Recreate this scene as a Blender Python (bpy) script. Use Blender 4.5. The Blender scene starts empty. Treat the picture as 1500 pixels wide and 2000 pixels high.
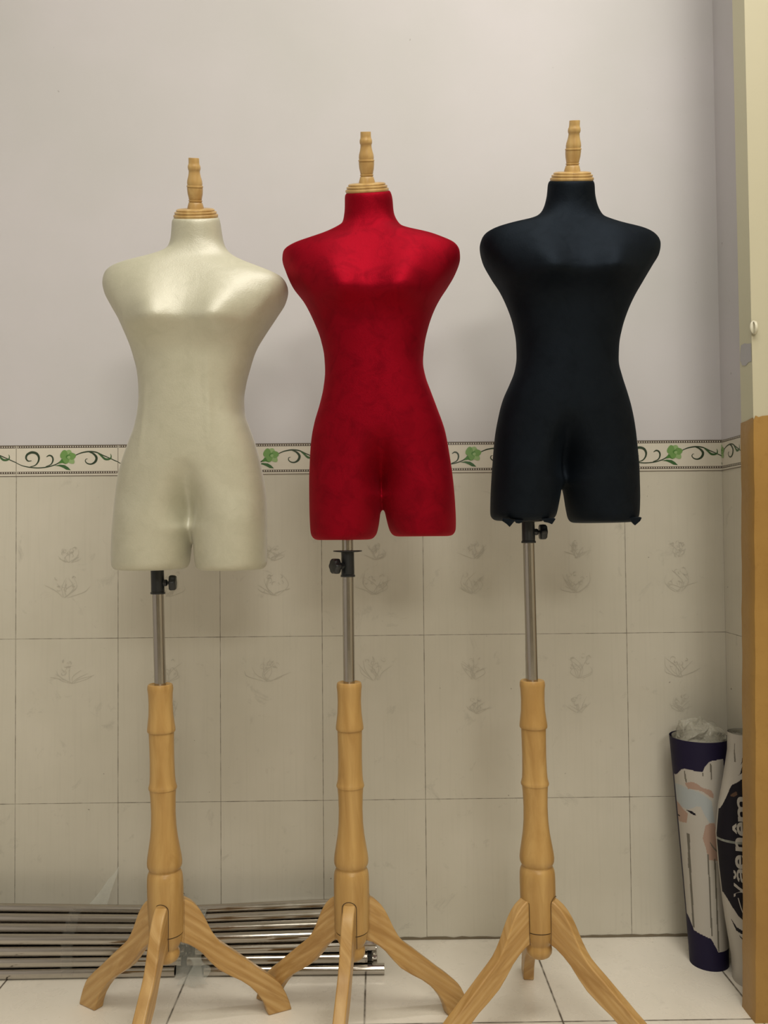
import bpy, bmesh, math, random
import numpy as np
from mathutils import Vector, Matrix, noise
random.seed(7)
S = bpy.context.scene
COL = S.collection

# ------------------------------------------------------------------ camera
CF, CP, CY, CR = 1650.0, .0294, -.0086, -.0090
CX, CYY, CZ = .1367, -2.0847, .98
def cam_axes():
    cy, sy, cp, sp, cr, sr = math.cos(CY), math.sin(CY), math.cos(CP), math.sin(CP), math.cos(CR), math.sin(CR)
    right = Vector((cy, sy, 0)); fwd = Vector((-sy*cp, cy*cp, sp)); up = right.cross(fwd)
    return cr*right+sr*up, -sr*right+cr*up, fwd
R_, U_, F_ = cam_axes()
cam = bpy.data.cameras.new('camera'); camo = bpy.data.objects.new('camera', cam); COL.objects.link(camo)
camo.matrix_world = Matrix(((R_.x, U_.x, -F_.x, CX), (R_.y, U_.y, -F_.y, CYY), (R_.z, U_.z, -F_.z, CZ), (0, 0, 0, 1)))
cam.sensor_fit = 'VERTICAL'; cam.sensor_height = 36; cam.lens = CF/2000*36; cam.clip_start = .02
S.camera = camo

# ------------------------------------------------------------------ helpers
def link(name, me, mats, parent=None):
    o = bpy.data.objects.new(name, me); COL.objects.link(o)
    for m in (mats if isinstance(mats, (list, tuple)) else [mats]): me.materials.append(m)
    if parent: o.parent = parent
    return o
def mesh(name, v, f, smooth=False, mi=None):
    me = bpy.data.meshes.new(name); me.from_pydata([tuple(map(float, p)) for p in v], [], f)
    me.update()
    if smooth: me.polygons.foreach_set('use_smooth', [True]*len(me.polygons))
    if mi is not None: me.polygons.foreach_set('material_index', mi)
    bm = bmesh.new(); bm.from_mesh(me); bmesh.ops.recalc_face_normals(bm, faces=bm.faces); bm.to_mesh(me); bm.free()
    return me
def tag(o, label, cat, group=None, kind=None):
    if label: o['label'] = label
    if cat: o['category'] = cat
    if group: o['group'] = group
    if kind: o['kind'] = kind
    return o
def empty(name, loc):
    o = bpy.data.objects.new(name, None); COL.objects.link(o); o.location = loc; o.empty_display_size = .05
    return o
class MB:
    def __init__(s): s.v = []; s.f = []; s.m = []
    def add(s, v, f, m=0):
        n = len(s.v); s.v += [tuple(p) for p in v]; s.f += [tuple(i+n for i in q) for q in f]; s.m += [m]*len(f)
    def box(s, a, b, m=0):
        x0, y0, z0 = a; x1, y1, z1 = b
        s.add([(x0,y0,z0),(x1,y0,z0),(x1,y1,z0),(x0,y1,z0),(x0,y0,z1),(x1,y0,z1),(x1,y1,z1),(x0,y1,z1)],
              [(0,3,2,1),(4,5,6,7),(0,1,5,4),(1,2,6,5),(2,3,7,6),(3,0,4,7)], m)
    def lathe(s, prof, o=(0,0,0), axis='z', n=40, m=0, lean=(0,0), cap=True):
        rings = []; base = len(s.v)
        for r, z in prof:
            for k in range(n):
                a = 2*math.pi*k/n; c, d = r*math.cos(a), r*math.sin(a)
                if axis == 'z': s.v.append((o[0]+c+lean[0]*z, o[1]+d+lean[1]*z, o[2]+z))
                elif axis == 'x': s.v.append((o[0]+z, o[1]+c, o[2]+d))
        for i in range(len(prof)-1):
            for k in range(n):
                a = base+i*n+k; b = base+i*n+(k+1) % n
                s.f.append((a, b, b+n, a+n)); s.m.append(m)
        if cap:
            s.f.append(tuple(base+k for k in range(n))[::-1]); s.m.append(m)
            l = base+(len(prof)-1)*n; s.f.append(tuple(l+k for k in range(n))); s.m.append(m)
    def build(s, name, mats, parent=None, smooth=False):
        return link(name, mesh(name, s.v, s.f, smooth, s.m), mats, parent)
def auto_smooth(o, ang=35):
    me = o.data
    me.polygons.foreach_set('use_smooth', [True]*len(me.polygons))
    bm = bmesh.new(); bm.from_mesh(me)
    for e in bm.edges:
        if len(e.link_faces) == 2 and e.calc_face_angle() > math.radians(ang): e.smooth = False
    bm.to_mesh(me); bm.free()
    return o
def bevel(o, w=.002, seg=3):
    m = o.modifiers.new('bevel', 'BEVEL'); m.width = w; m.segments = seg; m.limit_method = 'ANGLE'; m.angle_limit = math.radians(40)
    return o

# ------------------------------------------------------------------ materials
def nt(name):
    m = bpy.data.materials.new(name); m.use_nodes = True
    t = m.node_tree; b = t.nodes['Principled BSDF']
    return m, t, b
def N(t, kind, **kw):
    n = t.nodes.new(kind)
    for k, v in kw.items():
        if k.startswith('i_'):
            key = k[2:]; key = int(key) if key.isdigit() else key.replace('_', ' ')
            n.inputs[key].default_value = v
        else: setattr(n, k, v)
    return n
def math_(t, op, a, b=None, c=None, clamp=False):
    n = t.nodes.new('ShaderNodeMath'); n.operation = op; n.use_clamp = clamp
    for i, x in enumerate((a, b, c)):
        if x is None: continue
        if isinstance(x, (int, float)): n.inputs[i].default_value = x
        else: t.links.new(x, n.inputs[i])
    return n.outputs[0]
def mixc(t, fac, a, b, mode='MIX'):
    n = t.nodes.new('ShaderNodeMix'); n.data_type = 'RGBA'; n.blend_type = mode
    for sock, x in ((n.inputs[0], fac), (n.inputs[6], a), (n.inputs[7], b)):
        if hasattr(x, 'is_linked'): t.links.new(x, sock)
        elif isinstance(x, (int, float)): sock.default_value = x
        else: sock.default_value = (*x, 1)
    return n.outputs[2]
def coords(t, kind='Object', scale=(1,1,1)):
    c = t.nodes.new('ShaderNodeTexCoord'); mp = t.nodes.new('ShaderNodeMapping'); mp.inputs['Scale'].default_value = scale
    t.links.new(c.outputs[kind], mp.inputs[0]); return mp.outputs[0]
def noise_(t, vec, scale, detail=4, rough=.55, dist=0):
    n = N(t, 'ShaderNodeTexNoise'); n.inputs['Scale'].default_value = scale; n.inputs['Detail'].default_value = detail
    n.inputs['Roughness'].default_value = rough; n.inputs['Distortion'].default_value = dist
    t.links.new(vec, n.inputs['Vector']); return n.outputs['Fac']
def ramp(t, fac, stops):
    n = t.nodes.new('ShaderNodeValToRGB'); e = n.color_ramp.elements
    while len(e) < len(stops): e.new(.5)
    for el, (p, c) in zip(e, stops):
        el.position = p; el.color = (*c, 1) if not isinstance(c, (int, float)) else (c, c, c, 1)
    t.links.new(fac, n.inputs[0]); return n.outputs[0]
def bump(t, b, h, strength=.3, dist=.001):
    n = t.nodes.new('ShaderNodeBump'); n.inputs['Strength'].default_value = strength; n.inputs['Distance'].default_value = dist
    t.links.new(h, n.inputs['Height']); t.links.new(n.outputs[0], b.inputs['Normal'])
def simple(name, col, rough=.5, metal=0, spec=.5, **kw):
    m, t, b = nt(name); b.inputs['Base Color'].default_value = (*col, 1); b.inputs['Roughness'].default_value = rough
    b.inputs['Metallic'].default_value = metal; b.inputs['Specular IOR Level'].default_value = spec
    v = coords(t); n = noise_(t, v, 60, 3)
    r = math_(t, 'MULTIPLY_ADD', n, .16, rough-.08, True); t.links.new(r, b.inputs['Roughness'])
    for k, x in kw.items(): b.inputs[k.replace('_', ' ')].default_value = x
    return m

def wall_paint(name, base, dirt):
    m, t, b = nt(name); v = coords(t)
    big = noise_(t, v, 1.6, 3, .5); fine = noise_(t, v, 9, 6, .6)
    c = mixc(t, ramp(t, big, [(.3, 0.), (.75, 1.)]), base, dirt)
    c = mixc(t, math_(t, 'MULTIPLY', ramp(t, fine, [(.35, 0.), (.8, 1.)]), .25), c, dirt)
    spk = noise_(t, v, 55, 1, .4)
    c = mixc(t, math_(t, 'MULTIPLY', ramp(t, spk, [(.80, 0.), (.83, 1.)]), .5), c, (.25, .23, .22))
    t.links.new(c, b.inputs['Base Color']); b.inputs['Roughness'].default_value = .6
    b.inputs['Specular IOR Level'].default_value = .3
    bump(t, b, noise_(t, v, 14, 5, .6), .12, .004)
    return m
M_paint = wall_paint('painted_plaster', (.60, .575, .605), (.52, .515, .51))
M_far = wall_paint('far_room_paint', (.62, .58, .48), (.55, .51, .42))
M_cream = wall_paint('cream_gloss_paint', (.50, .465, .34), (.46, .43, .31))
M_cream.node_tree.nodes['Principled BSDF'].inputs['Roughness'].default_value = .35
M_side = wall_paint('cream_paint_lightened', (.60, .575, .42), (.53, .51, .37))  # same cream paint, lightened so the side face looks better lit
M_ceil = simple('ceiling_white', (.7, .69, .66), .8)

def tile_mat(name, px, pz, x0, z0, base, base2, grout, axis='XZ', gw=.0011, rough=.18, streak=True, patch=.6):
    m, t, b = nt(name); v = coords(t)
    sep = t.nodes.new('ShaderNodeSeparateXYZ'); t.links.new(v, sep.inputs[0])
    A = sep.outputs[axis[0]]; B = sep.outputs[axis[1]]
    def line(s, p, o):
        u = math_(t, 'DIVIDE', math_(t, 'SUBTRACT', s, o), p)
        fr = math_(t, 'FRACT', math_(t, 'ADD', u, 20.5)); d = math_(t, 'MULTIPLY', math_(t, 'ABSOLUTE', math_(t, 'SUBTRACT', fr, .5)), p)
        return d, math_(t, 'FLOOR', math_(t, 'ADD', u, 20))
    da, ia = line(A, px, x0); db, ib = line(B, pz, z0)
    d = math_(t, 'MINIMUM', da, db)
    wob = noise_(t, v, 40, 3, .6)
    dd = math_(t, 'ADD', d, math_(t, 'MULTIPLY_ADD', wob, .0012, -.0006))
    g = math_(t, 'SUBTRACT', 1., math_(t, 'SMOOTH_MIN', 1., math_(t, 'DIVIDE', math_(t, 'MAXIMUM', dd, 0.), gw), .3), None, True)
    gv = ramp(t, noise_(t, v, 22, 3, .6), [(.3, .45), (.65, 1.)])
    g = math_(t, 'MULTIPLY', g, gv)
    cmb = t.nodes.new('ShaderNodeCombineXYZ'); t.links.new(ia, cmb.inputs[0]); t.links.new(ib, cmb.inputs[1])
    wn = t.nodes.new('ShaderNodeTexWhiteNoise'); wn.noise_dimensions = '2D'; t.links.new(cmb.outputs[0], wn.inputs['Vector'])
    big = noise_(t, v, 3.2, 4, .55)
    c = mixc(t, ramp(t, big, [(.35, 0.), (.7, 1.)]), base, base2)
    c = mixc(t, math_(t, 'MULTIPLY', wn.outputs['Value'], .22), c, base2)
    if streak:
        st = noise_(t, coords(t, 'Object', (1, 1, .035)), 130, 2, .6)
        c = mixc(t, math_(t, 'MULTIPLY', ramp(t, st, [(.5, 0.), (.75, 1.)]), .14), c, tuple(x*.78 for x in base2))
    sm = noise_(t, v, 16, 6, .7, .6)
    c = mixc(t, math_(t, 'MULTIPLY', ramp(t, sm, [(.60, 0.), (.78, 1.)]), patch), c, tuple(x*.62 for x in base2))
    spk = noise_(t, v, 85, 1, .4)
    c = mixc(t, ramp(t, spk, [(.80, 0.), (.84, .8)]), c, (.12, .10, .08))
    c = mixc(t, math_(t, 'MULTIPLY', g, 1.25, None, True), c, grout)
    t.links.new(c, b.inputs['Base Color'])
    r = math_(t, 'MULTIPLY_ADD', g, .5, rough, True)
    r = math_(t, 'ADD', r, math_(t, 'MULTIPLY', sm, .12)); t.links.new(r, b.inputs['Roughness'])
    h = math_(t, 'SUBTRACT', math_(t, 'MULTIPLY', noise_(t, v, 7, 2), .35), math_(t, 'MULTIPLY', g, .5))
    bump(t, b, h, .25, .002)
    return m
BZ = 1.1378; BT = 1.2119
M_tile = tile_mat('wall_tile', .25, .4, 0, BZ-.4, (.62, .585, .50), (.55, .52, .435), (.10, .08, .055))
M_tile_s = tile_mat('wall_tile_side', .25, .4, 0, BZ-.4, (.62, .585, .50), (.55, .52, .435), (.10, .08, .055), axis='YZ')
M_floor = tile_mat('floor_tile', .4, .4, .1028, -.3551, (.86, .81, .72), (.76, .71, .62), (.07, .05, .03), axis='XY', gw=.0032, rough=.22, streak=False, patch=.45)
M_border = simple('border_tile', (.66, .62, .53), .2)
M_mortar = simple('grout_line', (.16, .13, .10), .8)
M_vine = simple('vine_print', (.028, .050, .026), .3)
M_leaf = simple('leaf_print', (.045, .12, .04), .3)
M_petal = simple('petal_print', (.16, .31, .09), .3)
M_petal2 = simple('petal_print_pale', (.28, .42, .18), .3)
M_petal3 = simple('petal_print_deep', (.07, .20, .04), .3)
M_band = simple('band_print', (.085, .065, .05), .35)
M_motif = simple('tile_motif_print', (.50, .47, .395), .25)
M_gap = simple('dark_gap', (.035, .028, .02), .9)

def wood(name, c1, c2, c3, seed=0., rough=.38, uv=False):
    m, t, b = nt(name)
    tc = t.nodes.new('ShaderNodeTexCoord'); mp = t.nodes.new('ShaderNodeMapping'); mp.inputs['Scale'].default_value = (26, 3.0, 1) if uv else (14, 14, 2.2)
    mp.inputs['Location'].default_value = (seed, seed*1.7, seed*.6)
    t.links.new(tc.outputs['UV' if uv else 'Object'], mp.inputs[0]); v = mp.outputs[0]
    w = N(t, 'ShaderNodeTexWave', wave_type='BANDS', bands_direction='X'); w.inputs['Scale'].default_value = .9
    w.inputs['Distortion'].default_value = 6; w.inputs['Detail'].default_value = 3; w.inputs['Detail Scale'].default_value = 1.1
    t.links.new(v, w.inputs[0])
    n2 = noise_(t, v, 2.2, 5, .6, 1.0)
    c = mixc(t, w.outputs['Fac'], c1, c2)
    c = mixc(t, ramp(t, n2, [(.42, 0.), (.68, .9)]), c, c3)
    fine = noise_(t, coords(t, 'UV' if uv else 'Object', (300, 8, 1) if uv else (260, 260, 12)), 1, 3, .7)
    c = mixc(t, math_(t, 'MULTIPLY', ramp(t, fine, [(.5, 0.), (.8, 1.)]), .25), c, c3)
    t.links.new(c, b.inputs['Base Color']); b.inputs['Roughness'].default_value = rough
    b.inputs['Coat Weight'].default_value = .12; b.inputs['Coat Roughness'].default_value = .25; b.inputs['Specular IOR Level'].default_value = .35
    bump(t, b, fine, .08, .0006)
    return m
M_post = wood('varnished_post_wood', (.52, .325, .115), (.46, .275, .09), (.36, .20, .055), 1.3)
M_leg = wood('leg_wood', (.56, .36, .14), (.50, .305, .11), (.38, .205, .06), 4.1)
M_fin = wood('finial_wood', (.57, .39, .16), (.50, .32, .12), (.40, .24, .08), 7.7)

def velvet(name, base, dark, sheen, sw=.6, rough=.45, spec=.3, sr=.35, st=(1, 1, 1), nap=.5, gl=(1, 1, 1), gf=.25, gr=.5, gn=.2, mot=.55):
    m, t, b = nt(name); v = coords(t)
    n1 = noise_(t, v, 26, 6, .65, .8); n2 = noise_(t, v, 420, 2, .5)
    c = mixc(t, ramp(t, n1, [(.42, 0.), (.72, .55)]), base, dark)
    c = mixc(t, math_(t, 'MULTIPLY', ramp(t, n2, [(.35, 0.), (.7, 1.)]), .35), c, dark)
    t.links.new(c, b.inputs['Base Color']); b.inputs['Roughness'].default_value = rough
    b.inputs['Specular IOR Level'].default_value = spec
    b.inputs['Specular Tint'].default_value = (*st, 1); b.inputs['Sheen Weight'].default_value = sw; b.inputs['Sheen Roughness'].default_value = sr
    b.inputs['Sheen Tint'].default_value = (*sheen, 1)
    h = math_(t, 'ADD', math_(t, 'MULTIPLY', n2, .35), math_(t, 'MULTIPLY', n1, .65)); bump(t, b, h, .35, .0016)
    # the pile is brushed downwards: the fibres' mean normal leans towards the floor
    ge = t.nodes.new('ShaderNodeNewGeometry'); va = t.nodes.new('ShaderNodeVectorMath'); va.operation = 'ADD'; va.inputs[1].default_value = (0, 0, -nap)
    vn = t.nodes.new('ShaderNodeVectorMath'); vn.operation = 'NORMALIZE'
    t.links.new(ge.outputs['Normal'], va.inputs[0]); t.links.new(va.outputs[0], vn.inputs[0])
    vb = t.nodes.new('ShaderNodeVectorMath'); vb.operation = 'ADD'; vb.inputs[1].default_value = (0, 0, -gn)
    vm_ = t.nodes.new('ShaderNodeVectorMath'); vm_.operation = 'NORMALIZE'
    t.links.new(ge.outputs['Normal'], vb.inputs[0]); t.links.new(vb.outputs[0], vm_.inputs[0])
    b2_ = t.nodes.new('ShaderNodeBump'); b2_.inputs['Strength'].default_value = .5; b2_.inputs['Distance'].default_value = .002
    t.links.new(h, b2_.inputs['Height']); t.links.new(vm_.outputs[0], b2_.inputs['Normal'])
    gs = t.nodes.new('ShaderNodeBsdfGlossy'); gs.inputs['Roughness'].default_value = gr; t.links.new(b2_.outputs[0], gs.inputs['Normal'])
    gc = mixc(t, ramp(t, n1, [(.46, 0.), (.70, mot)]), gl, tuple(x*.45 for x in gl)); t.links.new(gc, gs.inputs['Color'])
    mx = t.nodes.new('ShaderNodeMixShader'); mx.inputs[0].default_value = gf
    t.links.new(b.outputs[0], mx.inputs[1]); t.links.new(gs.outputs[0], mx.inputs[2]); t.links.new(mx.outputs[0], t.nodes['Material Output'].inputs[0])
    bn = [n_ for n_ in t.nodes if n_.bl_idname == 'ShaderNodeBump'][0]; t.links.new(vn.outputs[0], bn.inputs['Normal'])
    return m
M_white = velvet('cream_velvet', (.58, .565, .435), (.51, .50, .375), (1, .98, .94), .8, .6, .2, .3, nap=.42, gl=(1, .98, .95), gf=.13, gr=.44, mot=.25)
M_red = velvet('red_velvet', (.105, .0006, .0035), (.06, .0004, .002), (1, .03, .07), .5, .6, .25, .5, (1, .10, .18), nap=.5, gl=(.80, .012, .045), gf=.23, gr=.60)
M_black = velvet('black_velvet', (.0012, .0016, .0026), (.0008, .001, .0016), (.3, .42, .6), .08, .6, .12, .5, (.6, .8, 1), nap=.5, gl=(.046, .060, .084), gf=.155, gr=.60)
M_chrome = simple('chrome_tube', (.50, .47, .43), .15, 1)
M_chrome2 = simple('chrome_pole', (.45, .42, .38), .17, 1)
M_plastic = simple('black_plastic', (.012, .014, .016), .35)
M_groove = simple('dark_slot_line', (.06, .03, .01), .7)  # dark brown of the slot rims and the seam ring

def film(name, tint, opac, rough=.15):
    m, t, b = nt(name); v = coords(t)
    b.inputs['Base Color'].default_value = (*tint, 1); b.inputs['Roughness'].default_value = rough
    tr = t.nodes.new('ShaderNodeBsdfTransparent'); mx = t.nodes.new('ShaderNodeMixShader')
    out = t.nodes['Material Output']; t.links.new(tr.outputs[0], mx.inputs[1]); t.links.new(b.outputs[0], mx.inputs[2])
    n = noise_(t, v, 60, 5, .6, 1.5)
    f = math_(t, 'MULTIPLY_ADD', n, opac*.8, opac*.6, True)
    t.links.new(f, mx.inputs[0]); t.links.new(mx.outputs[0], out.inputs[0]); bump(t, b, n, .8, .004)
    return m
M_film = film('clear_plastic_film', (.55, .57, .52), .32)
M_tape = film('clear_tape', (.5, .5, .45), .06)
M_bag = film('crumpled_plastic_bag', (.55, .53, .44), .42)

# ------------------------------------------------------------------ the room
SX = .9942           # face of the tiled return wall on the right
ZC = 3.3
def struct(o): o['kind'] = 'structure'; return o
# back wall: tiles below the border, plaster above
mb = MB()
XL, XR = -2.0, SX
mb.add([(XL,0,0),(XR,0,0),(XR,0,BZ),(XL,0,BZ)], [(0,1,2,3)], 0)
mb.add([(XL,0,BT),(XR,0,BT),(XR,0,ZC),(XL,0,ZC)], [(0,1,2,3)], 1)
mb.add([(XL,0,BZ),(XR,0,BZ),(XR,0,BT),(XL,0,BT)], [(0,1,2,3)], 0)
mb.box((XL, .005, 0), (XR, .12, ZC), 1)
struct(mb.build('wall_back', [M_tile, M_paint]))
mb = MB()
mb.add([(SX,0,0),(SX,-.33,0),(SX,-.33,BZ),(SX,0,BZ)], [(0,1,2,3)], 0)
mb.add([(SX,0,BZ),(SX,-.33,BZ),(SX,-.33,BT),(SX,0,BT)], [(0,1,2,3)], 0)
mb.add([(SX,0,BT),(SX,-.33,BT),(SX,-.33,ZC),(SX,0,ZC)], [(0,1,2,3)], 1)
mb.box((SX+.004, -.309, 0), (SX+.12, .12, ZC), 1)
struct(mb.build('wall_right', [M_tile_s, M_paint]))

# border strip: one long printed tile course, its print a hair above the glaze
def strokepoly(pts, w):
    """ribbon around a polyline; w = list or number (half width)"""
    P = []
    # Catmull-Rom
    q = [pts[0]]+list(pts)+[pts[-1]]; W = w if isinstance(w, (list, tuple)) else [w]*len(pts)
    ww = [W[0]]+list(W)+[W[-1]]; out = []
    for i in range(1, len(q)-2):
        for k in range(5):
            s = k/5; a, b_, c, d = q[i-1], q[i], q[i+1], q[i+2]
            f = lambda j: .5*((2*b_[j])+(-a[j]+c[j])*s+(2*a[j]-5*b_[j]+4*c[j]-d[j])*s*s+(-a[j]+3*b_[j]-3*c[j]+d[j])*s**3)
            out.append((f(0), f(1), ww[i]*(1-s)+ww[i+1]*s))
    out.append((*q[-2], ww[-2]))
    L, Rr = [], []
    for i, (x, z, w_) in enumerate(out):
        x0, z0, _ = out[max(0, i-1)]; x1, z1, _ = out[min(len(out)-1, i+1)]
        dx, dz = x1-x0, z1-z0; l = math.hypot(dx, dz) or 1
        L.append((x-dz/l*w_, z+dx/l*w_)); Rr.append((x+dz/l*w_, z-dx/l*w_))
    n = len(out)
    return L+Rr, [(i, i+1, n+i+1, n+i) for i in range(n-1)]
u = .0002167
def K(p): return ((p[0]-176)*u, (522-p[1])*u)
def blob(cx, cz, rx, rz, rot=0, n=18, wav=.08):
    pts = []
    for k in range(n):
        a = 2*math.pi*k/n; r = 1+wav*math.sin(3*a+rot)
        x, z = rx*r*math.cos(a), rz*r*math.sin(a)
        pts.append((cx+x*math.cos(rot)-z*math.sin(rot), cz+x*math.sin(rot)+z*math.cos(rot)))
    return [K(p) for p in pts], [tuple(range(n))]
art = []   # (verts2d, faces, mat, layer)
def st(pts, w, m, lay=1):
    v, f = strokepoly([K(p) for p in pts], [x*u for x in w] if isinstance(w, list) else w*u); art.append((v, f, m, lay))
st([(176,372),(215,393),(260,410),(330,424),(420,432),(520,424),(600,403),(650,380),(690,350)], [4,4,5,6,6,6,6,6,8], 1)
st([(850,290),(890,272),(930,260),(1000,250),(1080,258),(1150,290),(1230,325),(1300,358),(1329,370)], [5,6,7,8,7,6,5,5,4], 1)
st([(330,420),(390,402),(425,360),(432,310),(405,268),(350,255),(300,280),(287,320),(310,352),(350,350)], [3,6,9,12,14,14,12,10,7,3], 1, 2)
st([(510,418),(570,392),(592,345),(582,305),(550,290),(518,308)], [3,6,9,9,8,3], 1, 2)
st([(1000,255),(1050,275),(1085,318),(1072,365),(1030,392),(985,387),(960,362),(965,338),(985,333)], [3,10,14,13,8,6,5,4,2], 1, 2)
st([(1100,268),(1140,300),(1180,335),(1215,340),(1245,330),(1252,300),(1243,278)], [4,9,12,11,8,5,2], 2, 2)
art.append(([K(p) for p in [(610,408),(670,396),(725,402),(762,425),(795,460),(745,455),(705,432),(665,415)]], [tuple(range(8))], 2, 2))
art.append(([K(p) for p in [(655,385),(690,330),(720,350),(760,375),(735,390),(700,378)]], [tuple(range(6))], 5, 3))
for a, m_, l in [((718,285,44,52,.2),3,4),((770,268,42,36,1.),4,3),((808,300,40,42,2.),3,5),((795,350,46,36,.5),4,4),((742,335,48,40,1.5),3,6),((765,308,24,26,.8),5,7),((772,314,17,19,.8),4,8)]:
    v, f = blob(*a); art.append((v, f, m_, l))
def band(z0, z1):
    v, f = [], []
    return v, f
mb = MB(); mats_b = [M_border, M_vine, M_leaf, M_petal, M_petal2, M_petal3, M_band, M_mortar]
def put(fn, v2, faces, m):
    mb.add([fn(x, z) for x, z in v2], faces, m)
rect = lambda x0, z0, x1, z1: ([(x0,z0),(x1,z0),(x1,z1),(x0,z1)], [(0,1,2,3)])
def border_tile(mapf, x0, xmax, clip_r=None):
    """mapf(x, z, off) -> world. prints clipped at xmax"""
    def cl(v): return [(min(x+x0, xmax), z+BZ) for x, z in v]
    for v, f, m, lay in art:
        ok = [q for q in f if min(v[i][0]+x0 for i in q) < xmax-1e-5]
        if ok: put(lambda x, z: mapf(x, z, .0010+lay*.00012), cl(v), ok, m)
    for z0 in (.0045, .0683):
        n = 21
        v, f = rect(x0+.002, BZ+z0, min(x0+.248, xmax), BZ+z0+.0058)
        if x0+.002 < xmax: put(lambda x, z: mapf(x, z, .0010), v, f, 6)
        for k in range(n*2):
            a = x0+.0035+k*.00585
            if a+.0028 > xmax: break
            v, f = rect(a, BZ+z0+.0014, a+.0026, BZ+z0+.0046)
            put(lambda x, z: mapf(x, z, .0012), v, f, 0)
    if x0 > -1.9 and x0 < xmax: put(lambda x, z: mapf(x, z, .0011), *rect(x0-.0006, BZ+.001, x0+.0006, BT-.002), 7)
mb.box((XL, -.0008, BZ), (SX-.0009, .004, BT), 0)
backf = lambda x, z, off: (x, -off, z)
for i in range(-8, 4): border_tile(backf, i*.25, SX-.0015)
put(lambda x, z: backf(x, z, .0012), *rect(XL, BZ-.0014, SX, BZ+.0002), 7)
put(lambda x, z: backf(x, z, .0012), *rect(XL, BT-.0006, SX, BT+.0014), 7)
struct(mb.build('trim_1', mats_b))
mb = MB()
mb.box((SX-.0008, -.309, BZ), (SX+.003, -.0009, BT), 0)
# side strip: starts with the second half of a tile
sidef = lambda x, z, off: (SX-off, -x, z)
border_tile(sidef, -.128, .118)
put(lambda x, z: sidef(x, z, .0011), *rect(.1165, BZ+.001, .118, BT-.002), 7)
put(lambda x, z: sidef(x, z, .0012), *rect(.001, BZ-.0014, .309, BZ+.0002), 7)
mb.v = [(x, min(y, -.0012), z) for x, y, z in mb.v]
struct(mb.build('trim_2', mats_b))

# faint grey flower sprays printed in the glaze of the wall tiles
mb = MB()
def spray(cx, cz, s, rnd):
    for k in range(9):
        a = math.radians(rnd.uniform(20, 160)); l = rnd.uniform(.03, .06)*s; bend = rnd.uniform(-.02, .02)*s
        p0 = (cx+rnd.uniform(-.008, .008), cz-.02*s); p2 = (p0[0]+l*math.cos(a), p0[1]+l*math.sin(a))
        p1 = ((p0[0]+p2[0])/2+bend, (p0[1]+p2[1])/2)
        v, f = strokepoly([p0, p1, p2], [.0003, .0008, .0003]); mb.add([(x, -.0004-k*.00002, z) for x, z in v], f)
    for k in range(7):
        x = cx+rnd.uniform(-.022, .022)*s; z = cz+rnd.uniform(.0, .035)*s
        for j in range(3):
            a = rnd.uniform(0, 6.3); r = rnd.uniform(.003, .007)
            pts = [(x+r*math.cos(a+b_), z+r*math.sin(a+b_)) for b_ in (0, .8, 1.7)]
            v, f = strokepoly(pts, [.0002, .0007, .0002]); mb.add([(xx, -.0006-k*.00002-j*.000005, zz) for xx, zz in v], f)
for i in range(-4, 4):
    for j, (rz, n) in enumerate([(BZ-.4, 1), (BZ-.8, 1)]):
        rnd = random.Random(5+j+7*i)
        if i*.25+.25 > SX+.03: continue
        spray(i*.25+.125+rnd.uniform(-.01, .01), rz+(.12 if j == 0 else .31), 1, rnd)
        if rnd.random() < .6: spray(i*.25+.13, rz+(.20 if j == 0 else .22), .7, rnd)
struct(mb.build('trim_3', [M_motif]))

# floor, ceiling and the rest of the room
mb = MB(); mb.add([(-2.0,-6.0,0),(2.6,-6.0,0),(2.6,.12,0),(-2.0,.12,0)], [(0,1,2,3)]); mb.box((-2.0,-6.0,-.1),(2.6,.12,-.004))
struct(mb.build('floor', [M_floor]))
mb = MB(); mb.box((-2.0,-6.0,ZC),(2.6,.12,ZC+.1)); struct(mb.build('ceiling', [M_ceil]))
mb = MB(); mb.box((-2.1,-6.0,0),(-2.0,.12,ZC)); struct(mb.build('wall_left', [M_paint]))
mb = MB(); mb.box((-2.0,-6.1,0),(2.6,-6.0,ZC)); struct(mb.build('wall_front', [M_far]))
mb = MB(); mb.box((2.6,-6.0,0),(2.7,-.31,ZC)); struct(mb.build('wall_far_right', [M_far]))
# dirty seam where the wall tiles meet the floor
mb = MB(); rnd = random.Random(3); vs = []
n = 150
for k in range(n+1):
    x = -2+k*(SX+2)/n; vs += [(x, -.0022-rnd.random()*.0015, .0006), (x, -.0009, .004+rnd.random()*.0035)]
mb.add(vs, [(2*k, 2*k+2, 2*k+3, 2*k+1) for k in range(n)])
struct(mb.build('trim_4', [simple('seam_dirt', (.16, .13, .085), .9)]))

# partition end on the right: cream above, yellow-brown oil paint below
DZ = 1.216
mb = MB()
def part_prism(mbx, zs, xs, y0, y1, xr, m_front, m_side):
    v = []
    for z, x in zip(zs, xs): v += [(x, y1, z), (x, y0, z), (xr, y0, z), (xr, y1, z)]
    f, mm = [], []
    for i in range(len(zs)-1):
        a = 4*i; b_ = a+4
        f += [(a, a+1, b_+1, b_)]; mm.append(m_side)
        f += [(a+1, a+2, b_+2, b_+1)]; mm.append(m_front)
        f += [(a+2, a+3, b_+3, b_+2), (a+3, a, b_, b_+3)]; mm += [m_front]*2
    f += [(0, 3, 2, 1), tuple(4*(len(zs)-1)+k for k in range(4))]; mm += [m_front]*2
    n0 = len(mbx.v); mbx.v += v; mbx.f += [tuple(i+n0 for i in q) for q in f]; mbx.m += mm
part_prism(mb, [DZ-.01, 1.6, ZC], [.9095, .9095, .9098], -.368, -.31, 2.6, 0, 1)
o = mb.build('wall_partition', [M_cream, M_side]); struct(o)
m, t, b = nt('ochre_oil_paint'); v = coords(t)
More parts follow.
